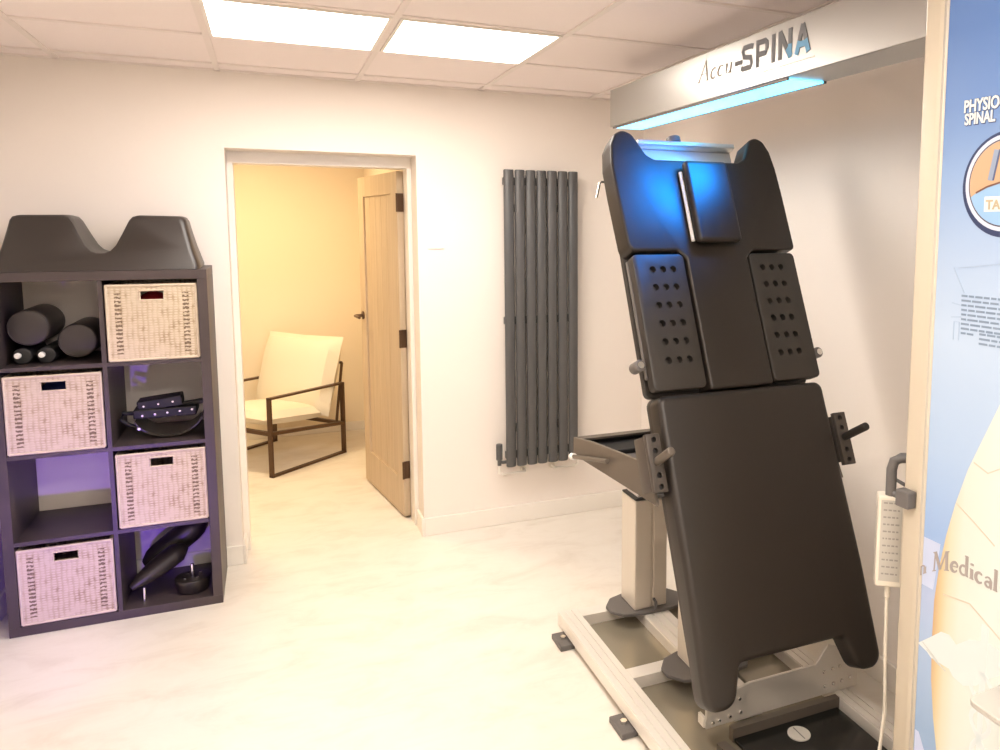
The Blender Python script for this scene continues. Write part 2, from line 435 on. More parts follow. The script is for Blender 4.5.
# ------------------------------------------------------------------ oak door, swung into the far room
hx, hy = .670, .292; fx, fy = .548, 1.078
ang = math.atan2(fy - hy, fx - hx); DW = math.hypot(fx - hx, fy - hy)
dm = Matrix.Translation((hx, hy, .012)) @ Matrix.Rotation(ang, 4, 'Z')     # x along the leaf, y to its left (the face we see)
door = bpy.data.objects.new('door_1', None); COL.objects.link(door); door.matrix_world = dm; WM['door_1'] = dm.copy()
tag(door, 'open pale oak cottage door with dark hinges swung into the far room', 'door', kind='structure')
LT = .038; LH = 1.94
bm = bmesh.new(); sw = .115
box(bm, 0, sw, -LT / 2, LT / 2, 0, LH, bev=.002); box(bm, DW - sw, DW, -LT / 2, LT / 2, 0, LH, bev=.002)
box(bm, sw, DW - sw, -LT / 2, LT / 2, LH - .12, LH, bev=.002); box(bm, sw, DW - sw, -LT / 2, LT / 2, 0, .21, bev=.002)
nb = 5; pw = (DW - 2 * sw) / nb
for k in range(nb): box(bm, sw + k * pw + .0015, sw + (k + 1) * pw - .0015, -LT / 2 + .010, LT / 2 - .010, .2, LH - .11, bev=.003)
obj('door_leaf', bm, M_oak, door, local=True)
for z in (1.72, .97, .22):
    bm = bmesh.new(); box(bm, -.004, -.0005, -LT / 2 + .002, LT / 2 - .002, z, z + .10); cyl(bm, (-.006, LT / 2 + .002, z), (-.006, LT / 2 + .002, z + .10), .006, 10)
    obj('hinge', bm, M_brown, door, local=True)
bm = bmesh.new(); hxm = DW - .055
cyl(bm, (hxm, LT / 2, 1.08), (hxm, LT / 2 + .008, 1.08), .026, 20, bev=.002)
tube(bm, [(hxm, LT / 2 + .008, 1.08), (hxm, LT / 2 + .045, 1.08), (hxm - .01, LT / 2 + .055, 1.08), (hxm - .11, LT / 2 + .055, 1.078)], .009, 10)
obj('lever_handle', bm, M_brown, door, smooth=True, local=True)

# ------------------------------------------------------------------ ceiling lights
pairs = [(0, 'flat square ceiling panel above the doorway'), (1, 'flat square ceiling panel towards the radiator')]
def ceiling_light(cx0, cx1, cy0, cy1, label):
    t = thing('ceiling_light', label, 'ceiling light', ((cx0 + cx1) / 2, (cy0 + cy1) / 2, CE), group='lit ceiling panels')
    bm = bmesh.new(); e = .012; z0, z1 = CE - .011, CE - .0005
    for a in ((cx0, cx1, cy0, cy0 + e), (cx0, cx1, cy1 - e, cy1), (cx0, cx0 + e, cy0 + e, cy1 - e), (cx1 - e, cx1, cy0 + e, cy1 - e)): box(bm, *a, z0, z1)
    obj('frame', bm, M_trim, t)
    obj('diffuser', B(cx0 + e, cx1 - e, cy0 + e, cy1 - e, CE - .0085, CE - .001), M_diff, t)
for k, lab in ((0, 'left one of the two lit ceiling panels, above the doorway'), (1, 'right one of the two lit ceiling panels, between doorway and radiator')):
    ceiling_light(G0 + GS * (1 + k) + .014, G0 + GS * (2 + k) - .014, T0 - TS + .014, T0 - .014, lab)
for (i, j, lab) in ((0, 4, 'left lit ceiling panel added out of view above the camera'), (1, 4, 'right lit ceiling panel added out of view above the camera'), (0, 7, 'left lit ceiling panel added out of view behind the camera'), (1, 7, 'right lit ceiling panel added out of view behind the camera')):  # unseen panels, added above and behind the camera to light the room
    ceiling_light(G0 + GS * (1 + i) + .014, G0 + GS * (2 + i) - .014, T0 - TS * (j + 1) + .014, T0 - TS * j - .014, lab)

# ------------------------------------------------------------------ light switch plate
t = thing('wall_plate', 'small square white wall plate between the doorway and the radiator', 'switch', (.80, 0, 1.583))
obj('back_plate', B(.757, .843, -.009, -.0003, 1.537, 1.629, bev=.003), M_switch, t)
obj('rocker', B(.782, .818, -.013, -.0085, 1.566, 1.600, bev=.002), M_switch, t)

# ------------------------------------------------------------------ radiator
rx0, rx1, rz0, rz1 = 1.1424, 1.5648, .3472, 1.9532
t = thing('radiator', 'tall anthracite vertical column radiator with seven oval tubes on the back wall', 'radiator', ((rx0 + rx1) / 2, -.01, rz0))
pt = (rx1 - rx0) / 7
def oval(cx, cy, a, b, n=20): return [(cx + a * math.cos(2 * PI * k / n), cy + b * math.sin(2 * PI * k / n)) for k in range(n)]
for k in range(7):
    cx = rx0 + pt * (k + .5)
    bm = prism(oval(cx, -.082, pt * .46, .018), rz0, rz1, bev=.006, seg=2, both=True)
    obj('column', bm, M_rad, t, smooth=.7)
for z in (rz0 + .06, rz1 - .06, (rz0 + rz1) / 2):
    bm = bmesh.new(); box(bm, rx0 + .006, rx1 - .006, -.066, -.040, z - .02, z + .02, bev=.004); obj('manifold', bm, M_rad, t)
for x in (rx0 + .09, rx1 - .09):
    for z in (rz0 + .2, rz1 - .2): obj('wall_bracket', B(x - .015, x + .015, -.045, -.0005, z - .02, z + .02), M_rad, t)
bm = bmesh.new(); vx = 1.112
tube(bm, [(vx, -.06, .355), (vx, -.06, .40)], .011, 12); cyl(bm, (vx, -.06, .385), (vx, -.06, .475), .0175, 16, bev=.005)
tube(bm, [(vx, -.06, .375), (vx + .02, -.06, .37), (rx0 + .012, -.06, .37)], .009, 10)
obj('valve', bm, M_rad, t, smooth=True)
bm = bmesh.new()
tube(bm, [(vx, -.06, .36), (vx, -.06, .31), (vx + .02, -.06, .303), (1.26, -.06, .303), (1.262, -.03, .303), (1.262, -.0008, .303)], .0075, 10); obj('supply_pipe', bm, M_trim, t, smooth=True); bm = bmesh.new()
tube(bm, [(1.57, -.06, .36), (1.57, -.06, .31), (1.55, -.06, .303), (1.435, -.06, .303), (1.433, -.03, .303), (1.433, -.0008, .303)], .0075, 10)
obj('supply_pipe', bm, M_trim, t, smooth=True)
for x in (1.262, 1.433): obj('pipe_collar', cyl(bmesh.new(), (x, -.006, .303), (x, -.0004, .303), .018, 18), M_beige, t)

# ------------------------------------------------------------------ shelving unit
kx1 = -.2416; kx0 = kx1 - .77; ky0, ky1 = -.41, -.02; KH = 1.47
unit = thing('shelving_unit', 'black-brown cube shelving unit, two cubes wide and four high, left of the doorway', 'shelf', ((kx0 + kx1) / 2, (ky0 + ky1) / 2, 0))
E_ = .038; I_ = .016
for x in (kx0, kx1 - E_): obj('side_panel', B(x, x + E_, ky0, ky1, E_, KH - E_, bev=.001, seg=1), M_wood, unit)
obj('top_panel', B(kx0, kx1, ky0, ky1, KH - E_, KH, bev=.001, seg=1), M_wood, unit)
obj('bottom_panel', B(kx0, kx1, ky0, ky1, 0.0005, E_, bev=.001, seg=1), M_wood, unit)
kc = (kx0 + kx1) / 2
obj('divider', B(kc - I_ / 2, kc + I_ / 2, ky0 + .002, ky1, E_, KH - E_), M_wood, unit)
cellh = (KH - 2 * E_ - 3 * I_) / 4
zs = [E_ + k * (cellh + I_) for k in range(4)]           # cell floors, lowest first
for k in range(1, 4):
    for a, b in ((kx0 + E_, kc - I_ / 2), (kc + I_ / 2, kx1 - E_)):
        obj('shelf', B(a, b, ky0 + .002, ky1, zs[k] - I_, zs[k]), M_wood, unit)
CL = (kx0 + E_ + kc - I_ / 2) / 2; CR = (kc + I_ / 2 + kx1 - E_) / 2

# wicker baskets
def basket_bm(w=.322, h=.312, d=.36):
    t_ = .012; bm = bmesh.new()
    sx, z0, z1 = .041, .097, .133                      # hand slot in the front
    y0 = -d / 2; hw = w / 2; hh = h / 2
    box(bm, -hw, -sx, y0, y0 + t_, -hh, hh); box(bm, sx, hw, y0, y0 + t_, -hh, hh); box(bm, -sx, sx, y0, y0 + t_, -hh, z0); box(bm, -sx, sx, y0, y0 + t_, z1, hh)
    box(bm, -hw, hw, d / 2 - t_, d / 2, -hh, hh); box(bm, -hw, -hw + t_, y0 + t_, d / 2 - t_, -hh, hh); box(bm, hw - t_, hw, y0 + t_, d / 2 - t_, -hh, hh)
    box(bm, -hw + t_, hw - t_, y0 + t_, d / 2 - t_, -hh, -hh + t_)
    return bm
def basket_rim(w=.322, h=.312, d=.36):
    bm = bmesh.new(); y = -d / 2; hw = w / 2; hh = h / 2; r = .0055
    tube(bm, [(-hw, y, hh), (hw, y, hh)], r, 8); tube(bm, [(-hw, y, -hh + .005), (hw, y, -hh + .005)], r, 8)
    for s in (-1, 1): tube(bm, [(s * hw, y, -hh + .005), (s * hw, y, hh)], r, 8); tube(bm, [(s * hw, y, hh), (s * hw, -y, hh)], r, 8)
    tube(bm, [(-hw, -y, hh), (hw, -y, hh)], r, 8)
    return bm
def basket_slot():
    bm = bmesh.new(); y = -.18; tube(bm, [(-.043, y, .095), (.043, y, .095), (.043, y, .135), (-.043, y, .135), (-.043, y, .095)], .004, 6); return bm
specs = [('right', 3, 'whitewashed wicker basket in the top right cube, red showing in its hand slot'),
         ('left', 2, 'whitewashed wicker basket in the second left cube, dark blue showing in its hand slot'),
         ('right', 1, 'whitewashed wicker basket in the right cube between the black brace and the black pads'),
         ('left', 0, 'whitewashed wicker basket in the bottom left cube under the empty cube')]
me_cache = None
for side, row, lab in specs:
    cx = (CR if side == 'right' else CL) + (.002 if side == 'right' else -.002)
    loc = (cx, ky0 + .010 + .18, zs[row] + .1565)
    r_ = thing('wicker_basket', lab, 'basket', loc, 0, 'wicker baskets in the shelving unit')
    if me_cache is None:
        o1 = obj('body', basket_bm(), M_wicker, r_, local=True); o2 = obj('rim', basket_rim(), M_cane, r_, local=True, smooth=True); o3 = obj('slot_edging', basket_slot(), M_cane, r_, local=True, smooth=True)
        me_cache = (o1, o2, o3)
    else:
        for src in me_cache:
            c = src.copy(); c.parent = r_; COL.objects.link(c)
def crumple(cx, cy, cz, w, d, h, seed):
    rnd = random.Random(seed); t = bmesh.new(); bmesh.ops.create_icosphere(t, subdivisions=3, radius=1)
    for v in t.verts:
        k = 1 + .10 * math.sin(7 * v.co.x + seed) * math.cos(6 * v.co.z) + rnd.uniform(-.03, .03)
        v.co = Vector((v.co.x * w / 2 * k, v.co.y * d / 2 * k, v.co.z * h / 2 * (1 + .3 * (k - 1)))) + Vector((cx, cy, cz))
    return t
b0 = zs[3] + .0005 + .0125
solo('folded_cloth', crumple(CR, -.24, b0 + .132, .24, .24, .262, 3), M_red, 'red cloth seen through the hand slot of the top right basket', 'cloth', (CR, -.24, b0), smooth=True)
b0 = zs[2] + .0005 + .0125
solo('folded_cloth', crumple(CL, -.24, b0 + .132, .24, .24, .262, 5), M_navy, 'dark blue cloth seen through the hand slot of the second left basket', 'cloth', (CL, -.24, b0), smooth=True)

# contoured cushion on top of the unit
half = [(.350, 0.0), (.352, .012), (.345, .035), (.328, .09), (.312, .155), (.304, .192), (.296, .205), (.280, .210), (.130, .212), (.112, .207), (.100, .193), (.078, .145), (.055, .098), (.034, .075), (.015, .067), (0, .066)]
prof = half + [(-x, z) for x, z in half[-2::-1]]
ccx, cyf, cyb = -.622, -.392, -.06
secs = []
zmax = .222
prof = [(x, z * 1.047) for x, z in prof]
for k, (f, inset) in enumerate(((0, .020), (0.0, .008), (0.02, 0), (.30, -.002), (.7, -.002), (.98, 0), (1.0, .008), (1.0, .02))):
    ring = []
    for (x, z) in prof:
        sx = 1 - inset / .35; zz = z * (1 - inset / .21 * (1 if z > .01 else 0))
        lean = .075 * (z / zmax)                        # front leans back
        y = (cyf + lean) + ((cyb - .0 - .05 * z / zmax) - (cyf + lean)) * f
        if k == 0: y += .012 * 0
        if inset == .02: y += (.006 if f == 0 else -.006) * 0
        if inset == .008: y += (-.006 if f == 0 else .006)
        if inset == .02: y += (-.010 if f == 0 else .010)
        ring.append((ccx + x * sx, y, KH + .001 + zz))
    secs.append(ring)
bm = loft(secs)
solo('contoured_cushion', bm, M_vinyl2, 'dark brown vinyl cushion with two humps and a dip on top of the shelving unit', 'cushion', (ccx, -.22, KH + .001), smooth=.9)

# row 1 left: two roller cushions on rods with two pegs
def roller(cx, cz, r, y0, y1, lab):
    t = thing('roller_cushion', lab, 'cushion', (cx, (y0 + y1) / 2, cz - r), group='round roller cushions in the top left cube')
    bm = bmesh.new(); cyl(bm, (cx, y0, cz), (cx, y1, cz), r, 40, bev=.012); obj('body', bm, M_vinyl2, t, smooth=.9)
    bm = bmesh.new()
    tr = [(cx + (r - .006) * math.cos(a), y0 + .003, cz + (r - .006) * math.sin(a)) for a in [2 * PI * k / 40 for k in range(41)]]
    tube(bm, tr, .003, 6); obj('piping', bm, M_black, t, smooth=True)
def peg(cx, cz, lab):
    t = thing('bolster_peg', lab, 'peg', (cx, -.28, zs[3]), group='white tipped pegs under the roller cushions')
    bm = bmesh.new(); cyl(bm, (cx, -.33, cz), (cx, -.08, cz), .033, 24, bev=.006); obj('barrel', bm, M_dark, t, smooth=.9)
    bm = bmesh.new(); cyl(bm, (cx - .012, -.346, cz + .004), (cx - .012, -.328, cz + .004), .0115, 16, bev=.002); obj('tip', bm, M_switch, t, smooth=.9)
fz = zs[3]
roller(-.890, fz + .148, .073, -.335, -.06, 'left and higher one of the two round black roller cushions in the top left cube')
roller(-.727, fz + .088, .070, -.335, -.06, 'right and lower one of the two round black roller cushions in the top left cube')
peg(-.918, fz + .034, 'left one of the two dark pegs with white tips below the roller cushions')
peg(-.838, fz + .034, 'right one of the two dark pegs with white tips below the roller cushions')

# row 2 right: studded brace
fz = zs[2]
t = thing('harness_brace', 'black studded harness brace with straps lying in the second right cube', 'brace', (-.42, -.24, fz))
bm = bmesh.new(); secs = []
for k in range(13):
    a = math.radians(200 + 140 * k / 12); x = -.42 + .135 * math.cos(a); z = fz + .115 + .105 * math.sin(a)
    secs.append([(x, -.33, z + .004), (x, -.33, z - .004), (x, -.14, z - .004), (x, -.14, z + .004)])
obj('shell', loft(secs), M_black, t, smooth=.8)
bm = bmesh.new(); box(bm, -.555, -.315, -.30, -.16, fz + .085, fz + .125, bev=.006); obj('rail_block', bm, M_dark, t)
mt = Matrix.Translation((-.455, -.24, fz + .145)) @ Matrix.Rotation(math.radians(-6), 4, 'Y')
tb = bmesh.new(); box(tb, -.085, .085, -.05, .05, -.022, .022, bev=.005); tb.transform(mt); obj('clamp_block', tb, M_dark, t)
mt = Matrix.Translation((-.335, -.23, fz + .128)) @ Matrix.Rotation(math.radians(-7), 4, 'Y')
tb = bmesh.new(); box(tb, -.06, .045, -.02, .02, -.009, .009, bev=.003); tb.transform(mt); obj('strap_arm', tb, M_dark, t)
bm = bmesh.new(); tube(bm, [(-.56, -.26, fz + .105), (-.595, -.27, fz + .110), (-.604, -.27, fz + .085), (-.575, -.275, fz + .06), (-.545, -.275, fz + .045)], .009, 8); obj('strap_loop', bm, M_dark, t, smooth=True)
for k in range(5): obj('stud', cyl(bmesh.new(), (-.52 + .047 * k, -.306, fz + .100 + .003 * k), (-.52 + .047 * k, -.299, fz + .100 + .003 * k), .0045, 10), M_steel, t)
for k in range(3): obj('stud', cyl(bmesh.new(), (-.515 + .055 * k, -.295, fz + .138 + .006 * k), (-.515 + .055 * k, -.287, fz + .138 + .006 * k), .004, 10), M_steel, t)
bm = bmesh.new(); cyl(bm, (-.53, -.340, fz + .052), (-.53, -.328, fz + .052), .006, 14); obj('side_knob', bm, M_steel, t)

# row 4 right: two pads and a round foot
fz = zs[0]
t = thing('saddle_pad', 'rounded black padded armrest with a metal pin, left in the bottom right cube', 'pad', (-.52, -.27, fz))
secs = []
ax0, ax1 = Vector((-.596, -.345, fz + .066)), Vector((-.395, -.22, fz + .175)); axd = (ax1 - ax0)
upv = Vector((-.35, -.35, .85)).normalized(); sd = axd.normalized().cross(upv).normalized(); upv = sd.cross(axd.normalized())
for k in range(13):
    f = k / 12; s = (math.sin(PI * min(1, f * 1.4 + .08) / 2)) ** .6 if f < .7 else (1 if f < .9 else .8 - .4 * (f - .9) / .1)
    c = ax0 + axd * f
    secs.append([tuple(c + sd * .050 * s * math.cos(2 * PI * j / 16) + upv * .042 * s * math.sin(2 * PI * j / 16)) for j in range(16)])
obj('pad', loft(secs), M_black, t, smooth=True)
bm = bmesh.new(); cyl(bm, (-.548, -.345, fz + .0005), (-.548, -.338, fz + .058), .007, 12); obj('pin', bm, M_steel, t, smooth=.8)
t = thing('long_bolster', 'long black bolster slanting up to the right at the back of the bottom right cube', 'bolster', (-.42, -.15, fz))
secs = []; a0, a1 = Vector((-.560, -.13, fz + .075)), Vector((-.325, -.12, fz + .255)); ad = a1 - a0; n1 = ad.normalized().cross(Vector((0, 1, 0))).normalized(); n2 = Vector((0, 1, 0))
for k in range(9):
    f = k / 8; s = .55 if k in (0, 8) else (.9 if k in (1, 7) else 1)
    secs.append([tuple(a0 + ad * f + n1 * .058 * s * math.cos(2 * PI * j / 16) + n2 * .055 * s * math.sin(2 * PI * j / 16)) for j in range(16)])
obj('pad', loft(secs), M_black, t, smooth=True)
t = thing('round_foot', 'round black base disc with a bolt standing up in the bottom right corner cube', 'base disc', (-.365, -.31, fz))
bm = bmesh.new(); cyl(bm, (-.365, -.30, fz + .0005), (-.365, -.30, fz + .062), .062, 32, r2=.074, bev=.006); obj('disc', bm, M_black, t, smooth=.9)
bm = bmesh.new(); cyl(bm, (-.365, -.30, fz + .062), (-.365, -.30, fz + .118), .008, 14, bev=.002); obj('bolt', bm, M_steel, t, smooth=.9)
for q in range(4):
    a = q * PI / 2 + .6; bm = bmesh.new(); cyl(bm, (-.365 + .036 * math.cos(a), -.30 + .036 * math.sin(a), fz + .0615), (-.365 + .036 * math.cos(a), -.30 + .036 * math.sin(a), fz + .067), .007, 10)
    obj('screw', bm, M_steel, t)

# ------------------------------------------------------------------ armchair in the far room
ua = Vector((.754, .656, 0)).normalized(); wa = Vector((-ua.y, ua.x, 0))
am = Matrix(((ua.x, wa.x, 0, -.040), (ua.y, wa.y, 0, 1.365), (0, 0, 1, 0), (0, 0, 0, 1)))
arm = thing('armchair', 'cream cushioned armchair with a bronze metal strap frame in the far room', 'armchair', mtx=am)
AL, AWD = .66, .70
for w in (0.0, AWD):
    bm = bmesh.new(); a, b = w - .017, w + .017; th_ = .014
    box(bm, 0, th_, a, b, 0, .535); box(bm, AL - th_, AL, a, b, 0, .525); box(bm, 0, AL, a, b, 0.0005, th_)
    tb = prism([(0, .535), (AL, .525), (AL, .511), (0, .521)], a, b, Matrix(((1, 0, 0, 0), (0, 0, 1, 0), (0, 1, 0, 0), (0, 0, 0, 1)))); merge(bm, tb)
    tb = prism([(th_, .305), (AL - th_, .235), (AL - th_, .213), (th_, .283)], a + .003, b - .003, Matrix(((1, 0, 0, 0), (0, 0, 1, 0), (0, 1, 0, 0), (0, 0, 0, 1)))); merge(bm, tb)
    obj('side_frame', bm, M_brown, arm, local=True)
bm = bmesh.new(); box(bm, .01, .035, .017, AWD - .017, .275, .300); box(bm, AL - .04, AL - .015, .017, AWD - .017, .215, .238)
obj('seat_rail', bm, M_brown, arm, local=True)
sl = math.atan2(-.07, AL)
bm = puff(.60, .60, .125, pw=.35); bm.transform(Matrix.Translation((.300, AWD / 2, .348)) @ Matrix.Rotation(-sl, 4, 'Y')); obj('seat_cushion', bm, M_cloth, arm, smooth=True, local=True)
lean = math.radians(73)
bm = puff(.58, .74, .20, pw=.4); bm.transform(Matrix.Translation((.600, AWD / 2 + .02, .575)) @ Matrix.Rotation(-lean, 4, 'Y')); obj('back_cushion', bm, M_cloth, arm, smooth=True, local=True)
bm = bmesh.new(); p0 = Vector((.62, 0, .24)); p1 = Vector((.69, 0, .66))
for w in (.03, AWD - .05): tube(bm, [(p0.x, w, p0.z), (p1.x, w, p1.z)], .010, 8)
tube(bm, [(p1.x, .03, p1.z), (p1.x, AWD - .05, p1.z)], .010, 8); obj('back_frame', bm, M_brown, arm, smooth=True, local=True)

# ------------------------------------------------------------------ decompression table
TX, TY, TZ = 1.41, -1.9720, 1.1330; TH = math.radians(67.229); c_, s_ = math.cos(TH), math.sin(TH)
TM = Matrix(((1, 0, 0, TX), (0, c_, -s_, TY), (0, s_, c_, TZ), (0, 0, 0, 1)))     # x across, y up the table, z out of its face
tab = thing('traction_table', 'tall tilted black padded traction table on an aluminium floor frame', 'treatment table', (TX, -1.9, 0))
def tobj(name, bm, m, par=None, smooth=.9): bm.transform(TM); return obj(name, bm, m, par or tab, smooth)
PT = .068
# leg pad with two foot lobes
leg = rpoly([(-.318, -.001), (.318, -.001), (.320, -.60), (.310, -.915), (.218, -.915), (.184, -.806), (-.194, -.806), (-.232, -.918), (-.334, -.918), (-.323, -.60)],
            [.03, .03, 0, .055, .045, .02, .02, .055, .045, 0], 7)
tobj('leg_pad', prism(leg, -PT, 0, bev=.022, seg=4), M_black)
# T-shaped head pad running down between the arm pads
hd = [(-.122, .004), (.122, .004), (.122, .455), (.150, .482), (.330, .482), (.328, .70), (.324, .80), (.314, .87), (.294, .912), (.264, .928), (.232, .914), (.210, .872), (.192, .836), (.165, .820)]
hd = hd + [(-x, y) for x, y in hd[::-1]][0:10] + [(-.150, .482), (-.122, .455)]
hd = [(p[0] * (1 + (.06 * min(1, max(0, (p[1] - .47) / .35)) if p[0] < -.14 else 0)), p[1]) for p in hd]
hd = [p for i, p in enumerate(hd) if i == 0 or (Vector(p) - Vector(hd[i - 1])).length > 1e-4]
tobj('head_pad', prism(rpoly(hd, [.01, .01, 0, .02, .015] + [.03] * (len(hd) - 7) + [.02, 0], 4), -.082, 0, bev=.026, seg=5), M_black)
# arm pads with three columns of six round holes
for s in (-1, 1):
    xs_ = sorted((s * .130, s * .322))
    bm = prism(rpoly([(xs_[0], .014), (xs_[1], .014), (xs_[1], .472), (xs_[0], .472)], .018, 4), -.045, -.006, bev=.006, seg=2)
    hl = []
    for i in range(6):
        for x in (.178, .216, .254): y = .418 - .0616 * i; hl.append(((s * x, y, -.03), (s * x, y, .02), .0116))
    bm = boolean_holes(bm, hl)
    tobj('arm_pad', bm, M_plast, smooth=.5)
# boards behind the pads
bm = prism(rpoly([(-.316, -.80), (.316, -.80), (.316, .004), (-.316, .004)], .03), -.096, -PT - .0005, bev=.004); tobj('leg_board', bm, M_plast)
bm = prism(rpoly([(-.318, .005), (.318, .005), (.318, .47), (.318, .795), (-.318, .795), (-.318, .47)], .02), -.104, -.0825, bev=.004); tobj('head_board', bm, M_plast)
bm = bmesh.new(); box(bm, -.20, .20, .80, .905, -.100, -.089, bev=.003); box(bm, -.20, .20, .905, .922, -.100, -.050, bev=.003); tobj('head_plate', bm, M_alu)
bm = bmesh.new(); cyl(bm, (-.045, .922, -.070), (-.045, .945, -.070), .026, 20, bev=.004); tobj('head_knob', bm, M_dgrey)
# neck pillow with chrome rod
bm = prism(rpoly([(-.090, .497), (.082, .497), (.082, .796), (-.090, .796)], .016), .016, .052, bev=.014, seg=4, both=True); pil = tobj('neck_pillow', bm, M_black)
bm = bmesh.new(); tube(bm, [(-.092, .510, .012), (-.092, .765, .012)], .0065, 10); tobj('rod', bm, M_switch, pil)
bm = bmesh.new(); box(bm, -.070, .070, .510, .78, -.002, .018); tobj('pillow_mount', bm, M_dark, pil)
# side adjusting knobs, crank
for s in (-1, 1):
    bm = bmesh.new(); cyl(bm, (s * .316, .104, -.058), (s * .352, .104, -.058), .008, 12); cyl(bm, (s * .348, .104, -.075), (s * .348, .104, -.022), .019, 20, bev=.004)
    k_ = tobj('side_knob', bm, M_dgrey)
    bm = bmesh.new(); cyl(bm, (s * .348, .104, -.022), (s * .348, .104, -.016), .011, 16); tobj('knob_cap', bm, M_steel, k_)
    bm = bmesh.new(); box(bm, s * .316 if s > 0 else s * .326, s * .326 if s > 0 else s * .316, .06, .46, -.055, -.040, bev=.002); tobj('arm_slide_rail', bm, M_dgrey)
bm = bmesh.new(); tube(bm, [(-.310, .768, -.085), (-.352, .768, -.085), (-.360, .760, -.082), (-.385, .700, -.070)], .0045, 8); tobj('crank_lever', bm, M_steel)
# pivot brackets with pegs
M_brk = mat('dark_bronze_coat', (.075, .062, .052), .45, metal=.2)
for s in (-1, 1):
    bm = bmesh.new(); x0, x1 = sorted((s * .334, s * .382))
    box(bm, x0, x1, -.292, -.115, -.020, .0, bev=.003)
    xm = s * .356; hy_l = (-.133, -.167, -.241, -.275)
    bm = boolean_holes(bm, [((xm, y, -.05), (xm, y, .05), .0088) for y in hy_l])
    if s < 0: box(bm, x0, x0 + .014, -.287, -.120, -.090, -.0205, bev=.002)
    else: box(bm, x0, x0 + .014, -.280, -.125, -.060, -.0205, bev=.002)
    br = tobj('pivot_bracket', bm, M_brk, smooth=.5)
    bm = bmesh.new(); cyl(bm, (xm, -.200, -.001), (xm, -.182, .105 if s < 0 else .122), .0135, 18, bev=.006); tobj('peg', bm, M_tan if s < 0 else M_plast, br)
    for y in hy_l:
        bm = bmesh.new(); cyl(bm, (xm, y, -.0195), (xm, y, -.014), .0080, 12); tobj('socket_bolt', bm, M_dark, br)
# chassis under the table, level
YZ = Matrix(((0, 0, 1, 0), (1, 0, 0, 0), (0, 1, 0, 0), (0, 0, 0, 1)))           # (y, z, x) -> world
for s in (-1, 1):
    x0 = TX + s * .352 - .006
    bm = prism([(-1.345, .776), (-1.345, .846), (-1.52, .874), (-1.985, .924), (-2.052, .808)], x0, x0 + .012, YZ, bev=.002, seg=1, both=True); obj('chassis_side', bm, M_tan, tab)
bm = bmesh.new(); box(bm, TX - .346, TX + .346, -1.357, -1.345, .776, .846); box(bm, TX - .346, TX + .346, -1.385, -1.357, .838, .846); obj('chassis_end', bm, M_tan, tab)
obj('recess_shade_sheet', B(TX - .345, TX + .345, -1.3615, -1.3575, .80, .837), M_dark, tab)  # dark sheet added as the shade inside the chassis end
bm = prism([(-1.36, .790), (-1.36, .797), (-2.03, .835), (-2.03, .828)], TX - .345, TX + .345, YZ); obj('chassis_floor', bm, M_dgrey, tab)
obj('recess_shade_slab', B(TX - .30, TX + .30, -1.50, -1.3575, .795, .822, bev=.004), M_dark, tab)  # black slab that darkens the floor of the chassis recess, shade as colour
for (x, y) in ((1.15, -1.66), (1.13, -1.80), (1.20, -1.78), (1.22, -1.64)):
    bm = bmesh.new(); z = .81 + (-1.36 - y) * .0567 - .006; cyl(bm, (x, y, z), (x, y, z + .012), .010, 12, bev=.002); obj('bolt', bm, M_steel, tab, smooth=.9)
bm = bmesh.new(); tube(bm, [(1.038, -1.372, .778), (1.040, -1.70, .852)], .008, 10); lv = obj('side_lever', bm, M_tan, tab, smooth=True)
bm = bmesh.new(); tube(bm, [(1.038, -1.362, .776), (1.038, -1.388, .782)], .013, 12); obj('lever_tip', bm, M_switch, lv, smooth=True)
# floor frame
FZ0, FZ1 = .030, .083
def rail_bm(x0, x1, y0, y1):
    bm = bmesh.new(); n = 3; w = (x1 - x0)
    box(bm, x0, x1, y0, y1, FZ0, FZ1 - .004, bev=.002, seg=1)
    for k in range(n): box(bm, x0 + w * (k + .06) / n, x0 + w * (k + .94) / n, y0, y1, FZ1 - .0045, FZ1)
    return bm
obj('base_rail', rail_bm(1.030, 1.112, -3.25, -1.225), M_whitealu, tab)
obj('base_rail', rail_bm(1.705, 1.787, -2.54, -1.225), M_whitealu, tab)
for y0, y1 in ((-1.290, -1.228), (-1.768, -1.705), (-3.25, -3.18)):
    if y0 > -3: obj('base_crossbar', B(1.1125, 1.7045, y0, y1, FZ0, FZ1 - .003, bev=.002), M_whitealu, tab)
obj('base_crossbar', B(1.1125, 1.44, -3.25, -3.18, FZ0, FZ1 - .003, bev=.002), M_whitealu, tab)
obj('center_rail', rail_bm(1.345, 1.455, -2.06, -1.2905), M_whitealu, tab)
obj('base_sheet', B(1.1125, 1.7045, -3.17, -1.2915, .030, .036), mat('smoked_glossy_sheet', (.30, .265, .20), .12, metal=.25), tab)
for x, y0, y1 in ((.985, -1.38, -1.27), (.985, -1.955, -1.85), (.985, -2.60, -2.50), (1.79, -1.38, -1.27)):
    left = x < 1.2; f = obj('levelling_foot', B(x, x + .060 if left else x + .05, y0, y1, .0005, .022, bev=.003), M_dgrey, tab)
    bm = bmesh.new(); xm = x + .030; ym = (y0 + y1) / 2; cyl(bm, (xm, ym, .022), (xm, ym, .033), .012, 6); obj('bolt', bm, M_steel, f)
